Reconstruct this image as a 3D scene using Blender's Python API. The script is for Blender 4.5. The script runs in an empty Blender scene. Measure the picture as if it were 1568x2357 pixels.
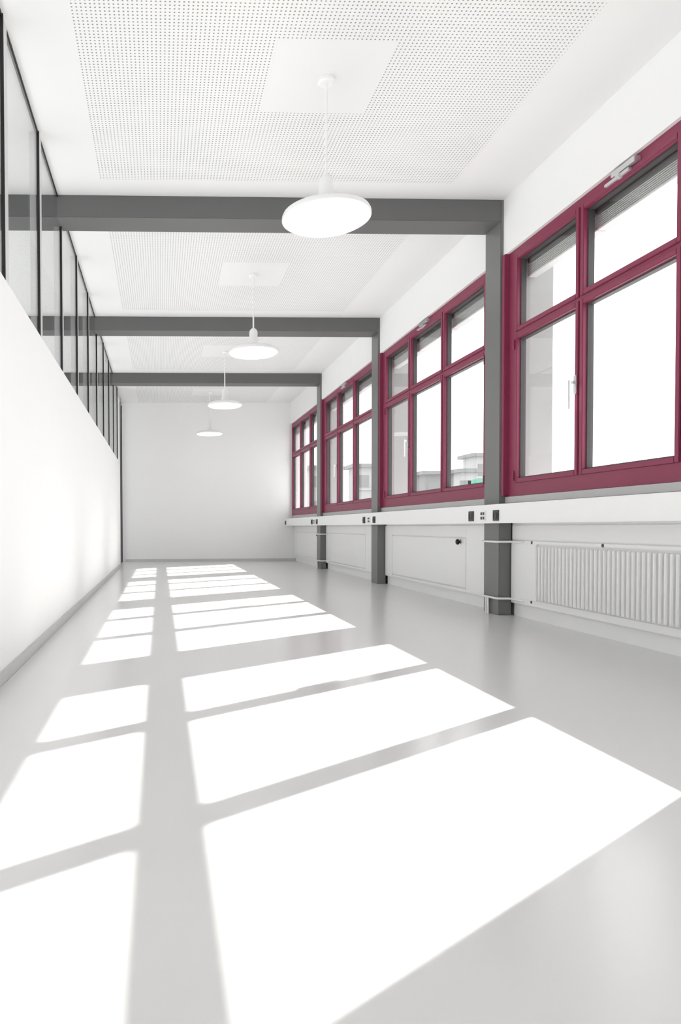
import bpy, bmesh, math
from mathutils import Matrix, Vector

S = bpy.context.scene
C = bpy.context.collection

# ------------------------------------------------------------ camera
F, CX, CY = 1570.0, 418.31, 1247.07
RIGHT = Vector((0.99949542, -0.03148439, -0.00419903))
FWD = Vector((0.03138765, 0.9992782, -0.02139837))
UP = Vector((0.00486971, 0.02125577, 0.99976221))
cam_data = bpy.data.cameras.new('camera')
cam = bpy.data.objects.new('camera', cam_data)
C.objects.link(cam)
rot = Matrix((RIGHT, UP, -FWD)).transposed().to_4x4()
cam.matrix_world = Matrix.Translation((0, 0, 0.695)) @ rot
cam_data.sensor_fit = 'HORIZONTAL'
cam_data.sensor_width = 36.0
cam_data.lens = 36.0 * F / 1568.0
cam_data.shift_x = (784.0 - CX) / 1568.0
cam_data.shift_y = (CY - 1178.5) / 1568.0
cam_data.clip_start = 0.05
cam_data.clip_end = 500
S.camera = cam

# ------------------------------------------------------------ sky, sun, exposure
SKY = 2.6
SUN = 21.0
S.view_settings.view_transform = 'Standard'
S.view_settings.look = 'None'
S.view_settings.gamma = 1
S.view_settings.use_curve_mapping = False
S.view_settings.exposure = 0.08
S.cycles.use_denoising = True
S.cycles.max_bounces = 14
S.cycles.diffuse_bounces = 10
S.cycles.glossy_bounces = 6
S.cycles.transparent_max_bounces = 16
w = bpy.data.worlds.new('sky')
S.world = w
w.use_nodes = True
bg = w.node_tree.nodes['Background']
bg.inputs[0].default_value = (0.97, 0.985, 1.0, 1)
bg.inputs[1].default_value = SKY
sd = bpy.data.lights.new('sun', 'SUN')
sd.energy = SUN
sd.angle = math.radians(0.53)
sd.color = (1.0, 0.985, 0.96)
sun = bpy.data.objects.new('sun', sd)
C.objects.link(sun)
sun.location = (20, 14, 16)
sun.rotation_euler = Vector((-1.257, -0.865, -1.0)).to_track_quat('-Z', 'Y').to_euler()


# ------------------------------------------------------------ materials
def lin(c):
    c = c / 255.0
    return c / 12.92 if c <= 0.04045 else ((c + 0.055) / 1.055) ** 2.4


def srgb(r, g, b):
    return (lin(r), lin(g), lin(b), 1)


def mat(name, col, rough=0.6, metal=0.0, spec=0.5, noise=0.0, nscale=8.0, bump=0.0, emit=None, estr=0.0):
    m = bpy.data.materials.new(name)
    m.use_nodes = True
    nt = m.node_tree
    b = nt.nodes['Principled BSDF']
    b.inputs['Roughness'].default_value = rough
    b.inputs['Metallic'].default_value = metal
    b.inputs['Specular IOR Level'].default_value = spec
    b.inputs['Base Color'].default_value = col
    if emit:
        b.inputs['Emission Color'].default_value = emit
        b.inputs['Emission Strength'].default_value = estr
    tc = nt.nodes.new('ShaderNodeTexCoord')
    nz = nt.nodes.new('ShaderNodeTexNoise')
    nz.inputs['Scale'].default_value = nscale
    nz.inputs['Detail'].default_value = 4
    nt.links.new(tc.outputs['Object'], nz.inputs['Vector'])
    if noise > 0:
        mx = nt.nodes.new('ShaderNodeMixRGB')
        mx.inputs[1].default_value = (col[0] * (1 - noise), col[1] * (1 - noise), col[2] * (1 - noise), 1)
        mx.inputs[2].default_value = (min(1, col[0] * (1 + noise)), min(1, col[1] * (1 + noise)), min(1, col[2] * (1 + noise)), 1)
        nt.links.new(nz.outputs[0], mx.inputs[0])
        nt.links.new(mx.outputs[0], b.inputs['Base Color'])
    if bump > 0:
        bp = nt.nodes.new('ShaderNodeBump')
        bp.inputs['Strength'].default_value = bump
        bp.inputs['Distance'].default_value = 0.002
        nt.links.new(nz.outputs[0], bp.inputs['Height'])
        nt.links.new(bp.outputs[0], b.inputs['Normal'])
    return m


M_WALL = mat('white_plaster', (0.86, 0.86, 0.86, 1), 0.75, spec=0.2, noise=0.01, nscale=3, bump=0.05)
M_PANEL = mat('white_lacquer', (0.87, 0.87, 0.87, 1), 0.4, spec=0.4, noise=0.008)
M_BASE = mat('light_grey_skirting_and_sill_shade', (0.55, 0.55, 0.55, 1), 0.5, noise=0.02)
M_COL = mat('grey_painted_steel', (0.155, 0.155, 0.155, 1), 0.34, spec=0.5, noise=0.04, nscale=5)
M_BEAM = mat('grey_painted_beam', (0.125, 0.125, 0.125, 1), 0.5, spec=0.4, noise=0.03, nscale=4)
M_RED = mat('burgundy_paint', (0.235, 0.034, 0.078, 1), 0.42, spec=0.4, noise=0.05, nscale=6)
M_DARK = mat('dark_gasket', (0.06, 0.055, 0.057, 1), 0.5)
M_BLACK = mat('black_joint', (0.006, 0.006, 0.006, 1), 0.6)
M_POST = mat('light_metal_post', (0.62, 0.62, 0.62, 1), 0.4, noise=0.02)
M_SILVER = mat('brushed_silver', (0.72, 0.72, 0.72, 1), 0.28, metal=0.8, noise=0.02, nscale=30)
M_WHITEM = mat('white_enamel', (0.85, 0.85, 0.85, 1), 0.3, noise=0.01)
M_SOCK = mat('dark_grey_plastic', (0.05, 0.05, 0.05, 1), 0.4, noise=0.05)
M_BLIND = mat('grey_blind_slats', (0.6, 0.6, 0.6, 1), 0.45, noise=0.03)
M_BLINDBOX = mat('dark_blind_box', (0.09, 0.09, 0.09, 1), 0.5, noise=0.03)
M_CONC = mat('pale_concrete', (0.33, 0.33, 0.33, 1), 0.85, noise=0.06, nscale=4, bump=0.1)
M_LAMP = mat('opal_glass', (0.9, 0.9, 0.9, 1), 0.25, emit=(1, 1, 1, 1), estr=0.9)
M_BLDG = mat('pale_render', (0.42, 0.42, 0.42, 1), 0.9, noise=0.05, nscale=0.5)
M_BLDG2 = mat('grey_render', (0.24, 0.24, 0.24, 1), 0.9, noise=0.05, nscale=0.5)
M_GREEN = mat('green_roofing', (0.10, 0.33, 0.24, 1), 0.7, noise=0.08, nscale=2)
M_GROUND = mat('outdoor_paving', (0.3, 0.3, 0.3, 1), 0.9, noise=0.1, nscale=0.2)

# floor: poured grey-white resin, semi-gloss
M_FLOOR = mat('poured_resin_floor', (0.67, 0.67, 0.665, 1), 0.2, spec=0.55, noise=0.015, nscale=1.5)
_nt = M_FLOOR.node_tree
_b = _nt.nodes['Principled BSDF']
_n2 = _nt.nodes.new('ShaderNodeTexNoise')
_n2.inputs['Scale'].default_value = 260
_n2.inputs['Detail'].default_value = 2
_tc = _nt.nodes.new('ShaderNodeTexCoord')
_nt.links.new(_tc.outputs['Object'], _n2.inputs['Vector'])
_bp = _nt.nodes.new('ShaderNodeBump')
_bp.inputs['Strength'].default_value = 0.06
_bp.inputs['Distance'].default_value = 0.001
_nt.links.new(_n2.outputs[0], _bp.inputs['Height'])
_nt.links.new(_bp.outputs[0], _b.inputs['Normal'])

# geometry constants (metres): x across the room, y along it, z up
ZC = 3.195                      # ceiling
COLY = [-0.698, 2.253, 5.204, 8.155, 11.106]   # near faces of the columns
CW = 0.246                      # column size along the room
CXL = 2.624                     # room face of the columns
BZ = 3.03                       # underside of beams
YB = 13.75                      # back wall
YF = -3.6                       # wall behind the camera
XL = -2.75                      # outer side of the neighbouring room


def glass_mat():
    m = bpy.data.materials.new('clear_glass')
    m.use_nodes = True
    nt = m.node_tree
    nt.nodes.clear()
    out = nt.nodes.new('ShaderNodeOutputMaterial')
    mix = nt.nodes.new('ShaderNodeMixShader')
    tr = nt.nodes.new('ShaderNodeBsdfTransparent')
    tr.inputs[0].default_value = (0.97, 0.975, 0.97, 1)
    gl = nt.nodes.new('ShaderNodeBsdfGlossy')
    gl.inputs['Roughness'].default_value = 0.01
    # reflectance rises towards grazing angles, the same on both faces of the sheet
    lw = nt.nodes.new('ShaderNodeLayerWeight')
    lw.inputs['Blend'].default_value = 0.5
    pw = nt.nodes.new('ShaderNodeMath')
    pw.operation = 'POWER'
    pw.inputs[1].default_value = 5.0
    ma = nt.nodes.new('ShaderNodeMath')
    ma.operation = 'MULTIPLY_ADD'
    ma.inputs[1].default_value = 0.9
    ma.inputs[2].default_value = 0.03
    nt.links.new(lw.outputs['Facing'], pw.inputs[0])
    nt.links.new(pw.outputs[0], ma.inputs[0])
    nt.links.new(ma.outputs[0], mix.inputs[0])
    nt.links.new(tr.outputs[0], mix.inputs[1])
    nt.links.new(gl.outputs[0], mix.inputs[2])
    nt.links.new(mix.outputs[0], out.inputs[0])
    return m


M_GLASS = glass_mat()


def ceiling_mat():
    """perforated acoustic board in fields, with plain borders and one plain square per bay"""
    m = bpy.data.materials.new('perforated_ceiling_board')
    m.use_nodes = True
    nt = m.node_tree
    b = nt.nodes['Principled BSDF']
    b.inputs['Roughness'].default_value = 0.85
    b.inputs['Specular IOR Level'].default_value = 0.15
    tc = nt.nodes.new('ShaderNodeTexCoord')
    sp = nt.nodes.new('ShaderNodeSeparateXYZ')
    nt.links.new(tc.outputs['Object'], sp.inputs[0])

    def mt(op, a, bb=None, c=None):
        n = nt.nodes.new('ShaderNodeMath')
        n.operation = op
        for i, v in enumerate((a, bb, c)):
            if v is None:
                continue
            if isinstance(v, (int, float)):
                n.inputs[i].default_value = v
            else:
                nt.links.new(v, n.inputs[i])
        return n.outputs[0]
    X, Y = sp.outputs[0], sp.outputs[1]
    P = 0.0225
    fx = mt('SUBTRACT', mt('FRACT', mt('DIVIDE', mt('ADD', X, 20.0), P)), 0.5)
    fy = mt('SUBTRACT', mt('FRACT', mt('DIVIDE', mt('ADD', Y, 20.0), P)), 0.5)
    r = mt('SQRT', mt('ADD', mt('MULTIPLY', fx, fx), mt('MULTIPLY', fy, fy)))
    hole = mt('LESS_THAN', r, 0.2)
    inx = mt('MULTIPLY', mt('GREATER_THAN', X, -0.42), mt('LESS_THAN', X, 2.15))
    # position within a bay: 0 at near column face
    yy = mt('MULTIPLY', mt('FRACT', mt('DIVIDE', mt('SUBTRACT', Y, COLY[0] - 2.951 * 2), 2.951)), 2.951)
    iny = mt('MULTIPLY', mt('GREATER_THAN', yy, 0.246 + 0.24), mt('LESS_THAN', yy, 2.951 - 0.24))
    sqx = mt('LESS_THAN', mt('ABSOLUTE', mt('SUBTRACT', X, 0.93)), 0.312)
    sqy = mt('LESS_THAN', mt('ABSOLUTE', mt('SUBTRACT', yy, 1.587)), 0.312)
    sq = mt('SUBTRACT', 1.0, mt('MULTIPLY', sqx, sqy))
    fac = mt('MULTIPLY', mt('MULTIPLY', hole, inx), mt('MULTIPLY', iny, sq))
    mx = nt.nodes.new('ShaderNodeMixRGB')
    mx.inputs[1].default_value = (0.80, 0.80, 0.80, 1)
    mx.inputs[2].default_value = (0.30, 0.30, 0.30, 1)
    nt.links.new(fac, mx.inputs[0])
    nt.links.new(mx.outputs[0], b.inputs['Base Color'])
    return m


M_CEIL = ceiling_mat()


# ------------------------------------------------------------ helpers
def box(bm, x0, x1, y0, y1, z0, z1):
    vs = [bm.verts.new(p) for p in ((x0, y0, z0), (x1, y0, z0), (x1, y1, z0), (x0, y1, z0),
                                    (x0, y0, z1), (x1, y0, z1), (x1, y1, z1), (x0, y1, z1))]
    for f in ((3, 2, 1, 0), (4, 5, 6, 7), (0, 1, 5, 4), (1, 2, 6, 5), (2, 3, 7, 6), (3, 0, 4, 7)):
        bm.faces.new([vs[i] for i in f])


def lathe(bm, prof, seg=32, cx=0.0, cy=0.0, axis='z', oz=0.0):
    """prof: list of (radius, height)"""
    rings = []
    for r, h in prof:
        ring = []
        if r < 1e-6:
            p = (cx, cy, oz + h) if axis == 'z' else (cx + h, cy, oz)
            ring.append(bm.verts.new(p))
        else:
            for i in range(seg):
                a = 2 * math.pi * i / seg
                if axis == 'z':
                    p = (cx + r * math.cos(a), cy + r * math.sin(a), oz + h)
                else:
                    p = (cx + h, cy + r * math.cos(a), oz + r * math.sin(a))
                ring.append(bm.verts.new(p))
        rings.append(ring)
    for A, B in zip(rings, rings[1:]):
        if len(A) == 1 and len(B) == 1:
            continue
        for i in range(seg):
            j = (i + 1) % seg
            if len(A) == 1:
                bm.faces.new((A[0], B[i], B[j]))
            elif len(B) == 1:
                bm.faces.new((A[i], A[j], B[0]))
            else:
                bm.faces.new((A[i], A[j], B[j], B[i]))


def tube(bm, pts, r, seg=10):
    pts = [Vector(p) for p in pts]
    rings = []
    for i, p in enumerate(pts):
        if i == 0:
            t = pts[1] - p
        elif i == len(pts) - 1:
            t = p - pts[i - 1]
        else:
            t = (pts[i + 1] - p).normalized() + (p - pts[i - 1]).normalized()
        t.normalize()
        ref = Vector((0, 0, 1)) if abs(t.z) < 0.9 else Vector((1, 0, 0))
        u = t.cross(ref).normalized()
        v = t.cross(u).normalized()
        rings.append([bm.verts.new(p + r * (math.cos(2 * math.pi * k / seg) * u + math.sin(2 * math.pi * k / seg) * v)) for k in range(seg)])
    for A, B in zip(rings, rings[1:]):
        for k in range(seg):
            j = (k + 1) % seg
            bm.faces.new((A[k], A[j], B[j], B[k]))
    bm.faces.new(rings[0])
    bm.faces.new(rings[-1][::-1])


def obj(name, bm, m, parent=None, bevel=0.0, smooth=False):
    bmesh.ops.recalc_face_normals(bm, faces=bm.faces)
    if bevel > 0:
        bmesh.ops.bevel(bm, geom=[e for e in bm.edges], offset=bevel, segments=2, affect='EDGES', clamp_overlap=True)
    me = bpy.data.meshes.new(name)
    bm.to_mesh(me)
    bm.free()
    if smooth:
        for p in me.polygons:
            p.use_smooth = True
        try:
            me.set_sharp_from_angle(angle=math.radians(40))
        except Exception:
            pass
    me.materials.append(m)
    o = bpy.data.objects.new(name, me)
    C.objects.link(o)
    if parent is not None:
        o.parent = parent
        o.matrix_parent_inverse = parent.matrix_basis.inverted()
    return o


def boxes(name, lst, m, parent=None, bevel=0.0):
    bm = bmesh.new()
    for b in lst:
        box(bm, *b)
    return obj(name, bm, m, parent, bevel)


def struct(o):
    o['kind'] = 'structure'
    return o


def empty(name, loc):
    o = bpy.data.objects.new(name, None)
    o.location = loc
    o.empty_display_size = 0.1
    C.objects.link(o)
    return o


def tag(o, label, cat, group=None):
    o['label'] = label
    o['category'] = cat
    if group:
        o['group'] = group
    return o


def copy_tree(o, parent=None):
    c = o.copy()
    C.objects.link(c)
    if parent is not None:
        c.parent = parent
    for ch in list(o.children):
        copy_tree(ch, c)
    return c


def gaps(y0, y1):
    """stretches of the window wall between the columns"""
    out = []
    a = y0
    for c in COLY:
        out.append((a, c))
        a = c + CW
    out.append((a, y1))
    return out


# ------------------------------------------------------------ room shell
struct(boxes('floor', [(XL, 2.80, YF, YB + 0.2, -0.15, 0.0)], M_FLOOR))
struct(boxes('ceiling', [(XL, 2.98, YF, YB + 0.2, ZC, ZC + 0.25)], M_CEIL))
struct(boxes('wall_back', [(XL, 2.98, YB, YB + 0.2, 0.0, ZC)], M_WALL))
struct(boxes('wall_front', [(XL, 2.98, YF - 0.2, YF, -0.15, ZC + 0.25)], M_WALL))
struct(boxes('baseboard_back', [(-0.70, 2.78, YB - 0.012, YB, 0.0, 0.055)], M_BASE))

# window wall: parapet, lintel, outer piers
L = []
L2 = []
for a, b in gaps(YF, YB):
    L.append((2.73, 2.95, a, b, 0.10, 0.918))       # parapet
    L.append((2.748, 2.95, a, b, 0.0, 0.10))         # recessed plinth
    L2.append((2.647, 2.745, a, b, 2.766, ZC))      # lintel
    L2.append((2.87, 2.98, a, b, 2.80, ZC))         # outer lintel
for c in COLY:
    L.append((2.95, 2.98, c - 0.1, c + 0.35, 0.0, ZC))
struct(boxes('wall_right', L, M_WALL))
struct(boxes('trim_4', L2, M_WALL))
struct(boxes('trim_1', [(2.668, 2.735, a, b, 0.870, 0.918) for a, b in gaps(YF, YB)], M_BASE, bevel=0.002))  # strip under the frames, greyed to paint in the shade of a recess
struct(boxes('trim_2', [(2.755, 2.970, c - 0.115, c + CW + 0.18, -4.0, 3.4) for c in COLY], M_CONC))

# partition on the left: solid lower wall, full glazing above
struct(boxes('wall_left', [(-0.833, -0.713, YF, 12.28, 0.0, 1.847)], M_WALL))
struct(boxes('baseboard_left', [(-0.713, -0.700, YF, 12.28, 0.0, 0.055)], M_BASE, bevel=0.002))
# far side of the neighbouring room, with unseen openings added to let daylight in
struct(boxes('wall_outer', [(XL - 0.2, XL, YF, YB, -0.15, 0.9), (XL - 0.2, XL, YF, YB, 2.7, ZC + 0.25)]
             + [(XL - 0.2, XL, c, c + CW, 0.9, 2.7) for c in COLY] , M_WALL))

# glazed band: posts, joints, panes
win = struct(empty('window_7', (-0.77, 5.0, 1.847)))
ps = [3.40 + 0.985 * k for k in range(-6, 10)]
for k, y in enumerate(ps):
    post = boxes('post', [(-0.815, -0.757, y, y + 0.10, 1.847, ZC)], M_POST, win, 0.003)
    boxes('joint', [(-0.773, -0.752, y - 0.008, y + 0.002, 1.847, ZC)], M_BLACK, post)
    y2 = ps[k + 1] if k + 1 < len(ps) else 12.35
    if y2 - y > 0.2:
        boxes('glass_pane', [(-0.766, -0.760, y + 0.10, y2 - 0.006, 1.847, ZC - 0.016)], M_GLASS, win)
        boxes('top_joint', [(-0.775, -0.757, y + 0.10, y2 - 0.006, ZC - 0.016, ZC)], M_BLACK, win)

# glazed full-height door at the far end of the partition
dr = struct(empty('door_1', (-0.77, 13.0, 0)))
Z1 = ZC - 0.01
boxes('door_frame', [(-0.815, -0.757, 12.285, 12.385, 0, Z1), (-0.815, -0.757, 13.20, 13.30, 0, Z1),
                     (-0.815, -0.757, 13.66, YB, 0, Z1), (-0.815, -0.757, 12.385, 13.66, Z1 - 0.07, Z1)], M_POST, dr)
boxes('joint', [(-0.772, -0.752, 12.277, 12.285, 0.0, Z1), (-0.772, -0.752, 13.192, 13.20, 0, Z1),
                (-0.772, -0.752, 13.652, 13.66, 0, Z1)], M_BLACK, dr)
leaf = boxes('door_leaf', [(-0.800, -0.765, 12.387, 13.19, 0.012, Z1 - 0.072)], M_PANEL, dr, 0.002)
boxes('handle', [(-0.765, -0.735, 12.46, 12.475, 1.04, 1.06), (-0.745, -0.735, 12.46, 12.59, 1.04, 1.055)], M_SILVER, leaf, 0.002)
boxes('glass_pane', [(-0.79, -0.78, 13.30, 13.65, 0.0, Z1 - 0.07)], M_GLASS, dr)


# ------------------------------------------------------------ windows (burgundy frames, three casements by two rows)
def make_window(n, yc, ystart=None):
    """yc: near face of the column that closes the bay; the bay runs back to the previous column"""
    back = yc - 2.951 + CW
    w0 = struct(empty('window_%d' % n, (2.70, yc - 1.3, 0.92)))
    xf, xb = 2.672, 2.735
    far = yc - 0.174
    m1a, m1b = yc - 0.889, yc - 0.969
    m2a, m2b = yc - 1.744, yc - 1.824
    nr = yc - 2.604
    E_ = 0.033
    fr = [(xf, xb, back, yc, 0.920, 1.050 - E_), (xf, xb, back, yc, 2.68 + E_, 2.80),
          (xf, xb, far + E_, yc, 1.050 - E_, 2.68 + E_), (xf, xb, back, nr - E_, 1.050 - E_, 2.68 + E_)]
    for a, b in ((m1a, m1b), (m2a, m2b)):
        fr.append((xf, xb, b + E_, a - E_, 1.050 - E_, 2.68 + E_))
    for a, b in ((far, m1a), (m1b, m2a), (m2b, nr)):
        fr.append((xf, xb, b - E_, a + E_, 2.09 + E_, 2.178 - E_))
    boxes('window_frame', fr, M_RED, w0)
    if yc < 13:
        boxes('cover_strip', [(2.634, 2.735, yc - 0.044, yc - 0.001, 0.925, 2.765)], M_RED, w0, 0.004)
    handle_y = []
    for ci, (a, b) in enumerate(((far, m1a), (m1b, m2a), (m2b, nr))):
        for ri, (z0, z1) in enumerate(((1.05, 2.09), (2.178, 2.68))):
            e = E_ - 0.001
            sash = boxes('sash', [(2.662, 2.730, b - e, b, z0 - e, z1 + e), (2.662, 2.730, a, a + e, z0 - e, z1 + e),
                                  (2.662, 2.730, b, a, z0 - e, z0), (2.662, 2.730, b, a, z1, z1 + e)], M_RED, w0, 0.003)
            g = 0.009
            boxes('glazing_bead', [(2.690, 2.7285, b, b + g, z0, z1), (2.690, 2.7285, a - g, a, z0, z1),
                                   (2.690, 2.7285, b + g, a - g, z0, z0 + g), (2.690, 2.7285, b + g, a - g, z1 - g, z1)], M_DARK, sash)
            boxes('glass_pane', [(2.710, 2.715, b + g * 0.5, a - g * 0.5, z0 + g * 0.5, z1 - g * 0.5)], M_GLASS, sash)
            if ri == 0 and ci == 0:
                # cremone lever on the first mullion
                bm = bmesh.new()
                yh = b - 0.018
                box(bm, 2.650, 2.662, yh - 0.014, yh + 0.014, 1.535, 1.655)
                box(bm, 2.625, 2.650, yh - 0.009, yh + 0.009, 1.60, 1.618)
                box(bm, 2.612, 2.625, yh - 0.010, yh + 0.010, 1.44, 1.625)
                obj('handle', bm, M_SILVER, sash, 0.003)
            if ri == 0 and ci in (0, 2):
                for zz in (1.07, 2.05):
                    yh = (a + 0.030) if ci == 0 else (b - 0.030)
                    bm = bmesh.new()
                    lathe(bm, [(0, 0), (0.007, 0.0), (0.007, 0.075), (0, 0.075)], 12, 2.654, yh, 'z', zz - 0.037)
                    obj('hinge', bm, M_RED, sash, smooth=True)
            if ri == 1 and ci == 1:
                # tilt opener rail over the middle fanlight
                bm = bmesh.new()
                ym = (a + b) / 2
                box(bm, 2.632, 2.672, ym - 0.11, ym + 0.09, 2.715, 2.745)
                box(bm, 2.640, 2.664, ym - 0.05, ym + 0.16, 2.695, 2.712)
                box(bm, 2.636, 2.668, ym + 0.02, ym + 0.06, 2.690, 2.745)
                obj('fanlight_opener', bm, M_SILVER, sash, 0.003)
    return w0


bays = [(1, 5.204), (2, 8.155), (3, 11.106), (5, 2.253), (6, -0.698)]
for n, yc in bays:
    make_window(n, yc)
# last bay stops against the back wall
Y4 = 13.75
w4 = struct(empty('window_4', (2.70, 12.6, 0.92)))
b4 = 11.352
pan = [(11.45, 12.02), (12.10, 12.86), (12.94, 13.68)]
fr = [(2.672, 2.735, b4, Y4, 0.92, 1.017), (2.672, 2.735, b4, Y4, 2.713, 2.80), (2.672, 2.735, b4, 11.417, 1.017, 2.713),
      (2.672, 2.735, 13.713, Y4, 1.017, 2.713), (2.672, 2.735, 12.053, 12.067, 1.017, 2.713), (2.672, 2.735, 12.893, 12.907, 1.017, 2.713)]
for b, a in pan:
    fr.append((2.672, 2.735, b - 0.033, a + 0.033, 2.123, 2.145))
boxes('window_frame', fr, M_RED, w4)
for ci, (b, a) in enumerate(pan):
    for z0, z1 in ((1.05, 2.09), (2.178, 2.68)):
        e = 0.032
        sash = boxes('sash', [(2.662, 2.730, b - e, b, z0 - e, z1 + e), (2.662, 2.730, a, a + e, z0 - e, z1 + e),
                              (2.662, 2.730, b, a, z0 - e, z0), (2.662, 2.730, b, a, z1, z1 + e)], M_RED, w4, 0.003)
        g = 0.009
        boxes('glazing_bead', [(2.690, 2.7285, b, b + g, z0, z1), (2.690, 2.7285, a - g, a, z0, z1),
                               (2.690, 2.7285, b + g, a - g, z0, z0 + g), (2.690, 2.7285, b + g, a - g, z1 - g, z1)], M_DARK, sash)
        boxes('glass_pane', [(2.710, 2.715, b + g * 0.5, a - g * 0.5, z0 + g * 0.5, z1 - g * 0.5)], M_GLASS, sash)

# ------------------------------------------------------------ columns and beams
col_labels = {5.204: 'dark grey steel column nearest the camera, full height beside the big burgundy window',
              8.155: 'dark grey steel column second from the camera, no white pipe around it',
              11.106: 'dark grey steel column farthest along the room, near the back wall',
              }
beam_labels = {5.204: 'thick dark grey ceiling beam nearest the camera, behind the closest round lamp',
               8.155: 'dark grey ceiling beam in the middle, crossed by the second lamp rod',
               11.106: 'dark grey ceiling beam closest to the back wall, lowest in the photo',
               }
for c in COLY[2:]:
    r = boxes('steel_column', [(CXL, 2.724, c, c + CW, 0.0, ZC)], M_COL, None, 0.004)
    tag(r, col_labels[c], 'column', 'grey steel columns along the windows')
    r = boxes('ceiling_beam', [(XL, CXL, c, c + CW, BZ, ZC)], M_BEAM, None, 0.003)
    tag(r, beam_labels[c], 'beam', 'grey beams across the ceiling')
struct(boxes('trim_3', [(CXL, 2.724, c, c + CW, 0, ZC) for c in COLY[:2]] + [(XL, CXL, c, c + CW, BZ, ZC) for c in COLY[:2]], M_COL))

# ------------------------------------------------------------ pendant lamps
lamp_labels = ['large round white pendant lamp nearest the camera, over the first beam',
               'white pendant lamp second from the camera, its cap against the middle beam',
               'white pendant lamp third from the camera, its rod crossing the last beam',
               'small white pendant lamp farthest away, in front of the back wall']


def make_lamp():
    t = empty('pendant_lamp', (0, 0, 0))
    bm = bmesh.new()
    lathe(bm, [(0, 0), (0.046, 0), (0.046, -0.018), (0.036, -0.028), (0, -0.028)], 32)
    obj('ceiling_rose', bm, M_WHITEM, t, smooth=True)
    bm = bmesh.new()
    lathe(bm, [(0.0075, -0.026), (0.0075, -0.575)], 12)
    obj('rod', bm, M_WHITEM, t, smooth=True)
    bm = bmesh.new()
    lathe(bm, [(0, -0.530), (0.016, -0.530), (0.034, -0.547), (0.041, -0.565), (0.041, -0.640), (0.05, -0.655), (0.05, -0.710), (0, -0.710)], 32)
    obj('cap', bm, M_WHITEM, t, smooth=True)
    bm = bmesh.new()
    lathe(bm, [(0.05, -0.695), (0.14, -0.710), (0.21, -0.727), (0.240, -0.743), (0.246, -0.755), (0.246, -0.771), (0.236, -0.771), (0.236, -0.755), (0.05, -0.715)], 64)
    obj('shade', bm, M_WHITEM, t, smooth=True)
    bm = bmesh.new()
    lathe(bm, [(0.236, -0.755), (0.236, -0.771), (0.225, -0.783), (0.15, -0.793), (0.0, -0.796)], 64)
    obj('diffuser', bm, M_LAMP, t, smooth=True)
    return t


lamp0 = make_lamp()
for k, lb in enumerate(lamp_labels):
    o = lamp0 if k == 0 else copy_tree(lamp0)
    o.location = (0.94 - 0.005 * k, 3.84 + 2.951 * k, ZC)
    tag(o, lb, 'lamp', 'round white pendant lamps')

# ------------------------------------------------------------ cable duct with sockets
duct = boxes('cable_duct', [(2.520, 2.618, YF + 0.01, YB - 0.002, 0.715, 0.858)], M_PANEL, None, 0.004)
tag(duct, 'long white cable duct with black sockets running under the windows past the columns', 'cable duct')
sock = []
for c, lst in ((5.204, (5.445, 5.238, 5.039)), (8.155, (8.35, 8.145, 7.955)), (11.106, (11.25, 11.07, 10.89)), (13.5, (13.62,))):
    for i, y in enumerate(lst):
        bm = bmesh.new()
        box(bm, 2.510, 2.522, y - 0.040, y + 0.040, 0.733, 0.813)
        s = obj('power_socket', bm, M_SOCK if i != 1 else M_WHITEM, duct, 0.002)
        bm = bmesh.new()
        if i != 1:
            lathe(bm, [(0.030, 0.0), (0.030, -0.004), (0.025, -0.004), (0.024, 0.0)], 24, 2.510, y, 'x', 0.773)
            obj('socket_ring', bm, M_SOCK, s, smooth=True)
        else:
            for dy in (-0.018, 0.018):
                for dz in (0.756, 0.790):
                    box(bm, 2.506, 2.511, y + dy - 0.010, y + dy + 0.010, dz - 0.011, dz + 0.011)
            obj('data_port', bm, M_SOCK, s)

# ------------------------------------------------------------ radiator and the heating covers
rad = boxes('radiator', [(2.714, 2.7295, 2.52, 5.190, 0.104, 0.150), (2.714, 2.7295, 2.52, 5.190, 0.560, 0.582),
                         (2.714, 2.7295, 4.84, 5.190, 0.150, 0.560), (2.714, 2.7295, 2.52, 2.60, 0.150, 0.560),
                         (2.720, 2.7295, 2.52, 5.190, 0.592, 0.70)], M_PANEL, None, 0.002)
tag(rad, 'white ribbed radiator at the right edge below the nearest window', 'radiator')
bm = bmesh.new()
y = 4.81
while y > 2.62:
    box(bm, 2.690, 2.729, y - 0.011, y + 0.011, 0.160, 0.545)
    y -= 0.042
obj('fins', bm, M_PANEL, rad, 0.004)
for yy, zz in ((4.90, 0.571), (4.90, 0.135), (4.10, 0.571)):
    bm = bmesh.new()
    lathe(bm, [(0, -0.004), (0.011, -0.004), (0.012, 0.0)], 16, 2.716, yy, 'x', zz)
    obj('screw', bm, M_SOCK, rad, smooth=True)


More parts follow.
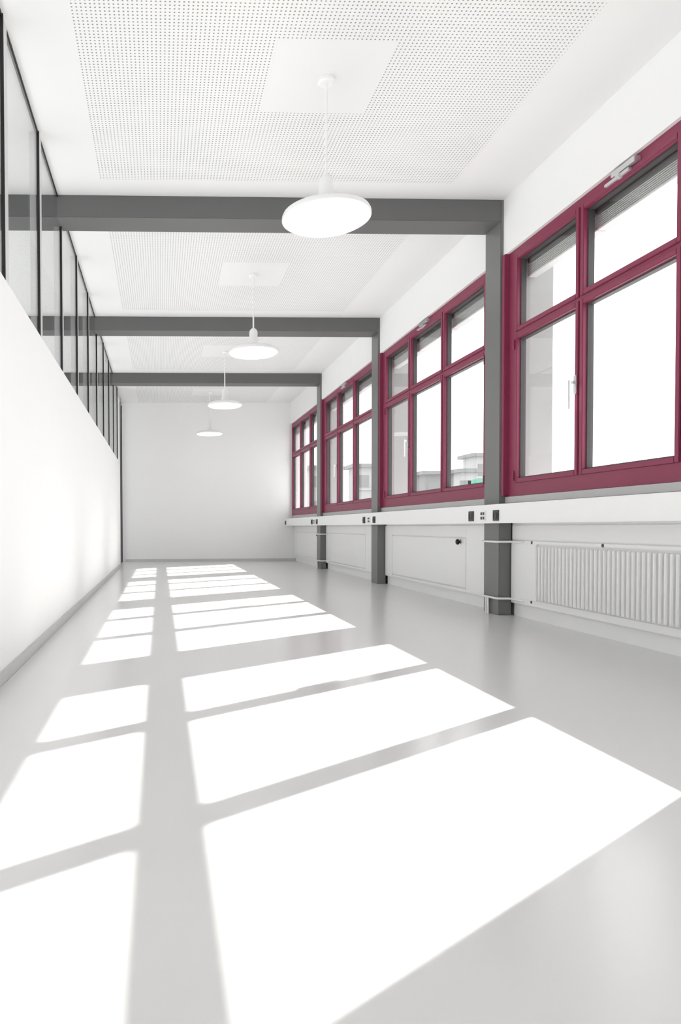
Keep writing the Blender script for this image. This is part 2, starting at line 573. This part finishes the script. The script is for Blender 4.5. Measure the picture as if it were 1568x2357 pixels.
def cover(y0, y1, knob_y, label, ygap):
    """white panelled cover with one hinged door; ygap is the near edge of the door"""
    d0, d1 = ygap, y1 - 0.25
    g = 0.012
    body = boxes('heating_cover', [(2.714, 2.7295, y0, d0 - g, 0.104, 0.70), (2.714, 2.7295, d1 + g, y1, 0.104, 0.70),
                                   (2.714, 2.7295, d0 - g, d1 + g, 0.597, 0.70), (2.714, 2.7295, d0 - g, d1 + g, 0.104, 0.130)], M_PANEL, None, 0.002)
    tag(body, label, 'radiator cover', 'white heating covers under the windows')
    door = boxes('door', [(2.7142, 2.7295, d0, d1, 0.142, 0.585)], M_PANEL, body, 0.003)
    if knob_y:
        bm = bmesh.new()
        lathe(bm, [(0.012, 0.0), (0.012, -0.014), (0.024, -0.018), (0.026, -0.030), (0.018, -0.038), (0, -0.038)], 24, 2.716, knob_y, 'x', 0.552)
        obj('knob', bm, M_BLACK, door, smooth=True)
        bm = bmesh.new()
        lathe(bm, [(0.028, 0.0), (0.028, -0.004), (0.012, -0.006)], 24, 2.716, knob_y, 'x', 0.552)
        obj('rosette', bm, M_SILVER, door, smooth=True)
    return body


cover(5.46, 8.145, 6.09, 'white heating cover with a black knob between the first and second columns', 5.98)
cover(8.41, 11.096, 0, 'plain white heating cover without a knob between the second and third columns', 8.95)
cover(11.36, 13.735, 11.62, 'white heating cover with a black knob between the last column and the back wall', 11.56)


def pipes(c, label):
    t = empty('heating_pipe', (2.70, c, 0.0))
    tag(t, label, 'pipe', 'white heating pipes bent around columns')
    for k, z in enumerate((0.572, 0.132)):
        bm = bmesh.new()
        xi, xo = CXL - 0.017, 2.706
        tube(bm, [(2.716, c - 0.20, z), (xo, c - 0.17, z), (xo, c - 0.045, z), (xo - 0.012, c - 0.022, z), (xi + 0.02, c - 0.016, z), (xi, c + 0.004, z),
                  (xi, c + CW - 0.004, z), (xi + 0.02, c + CW + 0.016, z), (xo, c + CW + 0.016, z), (2.716, c + CW + 0.03, z)], 0.0085, 10)
        obj('pipe_run', bm, M_WHITEM, t, smooth=True)
    bm = bmesh.new()
    tube(bm, [(CXL - 0.017, c + 0.14, 0.132), (CXL - 0.017, c + 0.14, 0.0)], 0.009, 10)
    tube(bm, [(CXL - 0.017, c + 0.175, 0.132), (CXL - 0.017, c + 0.175, 0.0)], 0.007, 10)
    obj('riser', bm, M_WHITEM, t, smooth=True)


pipes(5.204, 'thin white heating pipes wrapped around the foot of the nearest column')
pipes(11.106, 'thin white heating pipes wrapped around the foot of the farthest column')


# ------------------------------------------------------------ blinds outside the windows
def make_blind(wd):
    t = empty('venetian_blind', (0, 0, 0))
    boxes('head_box', [(2.762, 2.835, -wd / 2, wd / 2, 2.662, 2.790)], M_BLINDBOX, t, 0.002)
    bm = bmesh.new()
    z = 2.578
    while z < 2.652:
        x0, x1 = 2.766, 2.830
        vs = [bm.verts.new(p) for p in ((x0, -wd / 2, z), (x1, -wd / 2, z + 0.003), (x1, wd / 2, z + 0.003), (x0, wd / 2, z),
                                        (x0, -wd / 2, z + 0.005), (x1, -wd / 2, z + 0.008), (x1, wd / 2, z + 0.008), (x0, wd / 2, z + 0.005))]
        for f in ((3, 2, 1, 0), (4, 5, 6, 7), (0, 1, 5, 4), (1, 2, 6, 5), (2, 3, 7, 6), (3, 0, 4, 7)):
            bm.faces.new([vs[i] for i in f])
        z += 0.0125
    obj('slats', bm, M_BLIND, t)
    boxes('bottom_rail', [(2.764, 2.832, -wd / 2, wd / 2, 2.556, 2.572)], M_BLIND, t, 0.003)
    return t


bl0 = make_blind(0.80)
place = [('nearest', 5.204), ('second', 8.155), ('third', 11.106), ('farthest', 14.02)]
first = True
for bname, yc in place:
    for pn, off in (('left pane', -0.535), ('middle pane', -1.34), ('right pane', -2.142)):
        yy = yc + off
        o = bl0 if first else copy_tree(bl0)
        first = False
        o.location = (0, yy, 0)
        if pn == 'right pane':
            o.scale.y = 0.955
        if yc > 14:
            # the last bay is cut short by the back wall, its panes are narrower
            o.location.y = {-0.535: 13.33, -1.34: 12.51, -2.142: 11.80}[off]
            o.scale.y = {-0.535: 1.0, -1.34: 1.0, -2.142: 0.64}[off]
        tag(o, 'raised grey venetian blind outside the %s of the %s burgundy window' % (pn, bname), 'blind', 'raised blinds outside the windows')

# ------------------------------------------------------------ outdoors
g = struct(boxes('ground', [(3.0, 260, -120, 300, -6.3, -6.0)], M_GROUND))


def building(x0, y0, wx, wy, top, label, floors, m=M_BLDG, base=-6.0, roof=None):
    t = empty('building', (x0 + wx / 2, y0 + wy / 2, base))
    tag(t, label, 'building', 'pale buildings far outside the windows')
    boxes('walls', [(x0, x0 + wx, y0, y0 + wy, base, top - 0.4)], m, t)
    boxes('roof', [(x0 - 0.5, x0 + wx + 0.5, y0 - 0.5, y0 + wy + 0.5, top - 0.4, top)], roof or M_BLDG2, t)
    for f in range(floors):
        z = top - 1.6 - f * 3.0
        n = max(2, int(wx / 2.6))
        for i in range(n):
            xx = x0 + (i + 0.5) * wx / n
            boxes('window', [(xx - 0.6, xx + 0.6, y0 - 0.05, y0 + 0.05, z - 1.0, z + 0.35)], M_BLDG2, t)
        boxes('ledge', [(x0 - 0.15, x0 + wx + 0.15, y0 - 0.2, y0, z - 1.35, z - 1.15)], M_BLDG, t)
    return t


building(37.3, 80, 4.2, 3, 9.3, 'tall pale flat-roofed building seen low through the right pane of the second window', 4)
building(32.2, 72, 1.7, 2, 6.8, 'lower pale building with a thin roof slab just left of the tall one', 2)
building(30.6, 78, 3.6, 3, 7.05, 'grey low block on the skyline in the middle pane of the second window', 3, M_BLDG2, roof=M_BLDG2)
building(22.0, 76, 3.4, 3, 7.7, 'pale block on the skyline seen through the third window', 3)
building(18.3, 82, 2.4, 3, 8.05, 'pale block on the skyline seen through the farthest window', 3)
building(28.9, 60, 1.1, 1, 4.9, 'small building with a green roof low behind the second window', 1, M_BLDG, roof=M_GREEN)
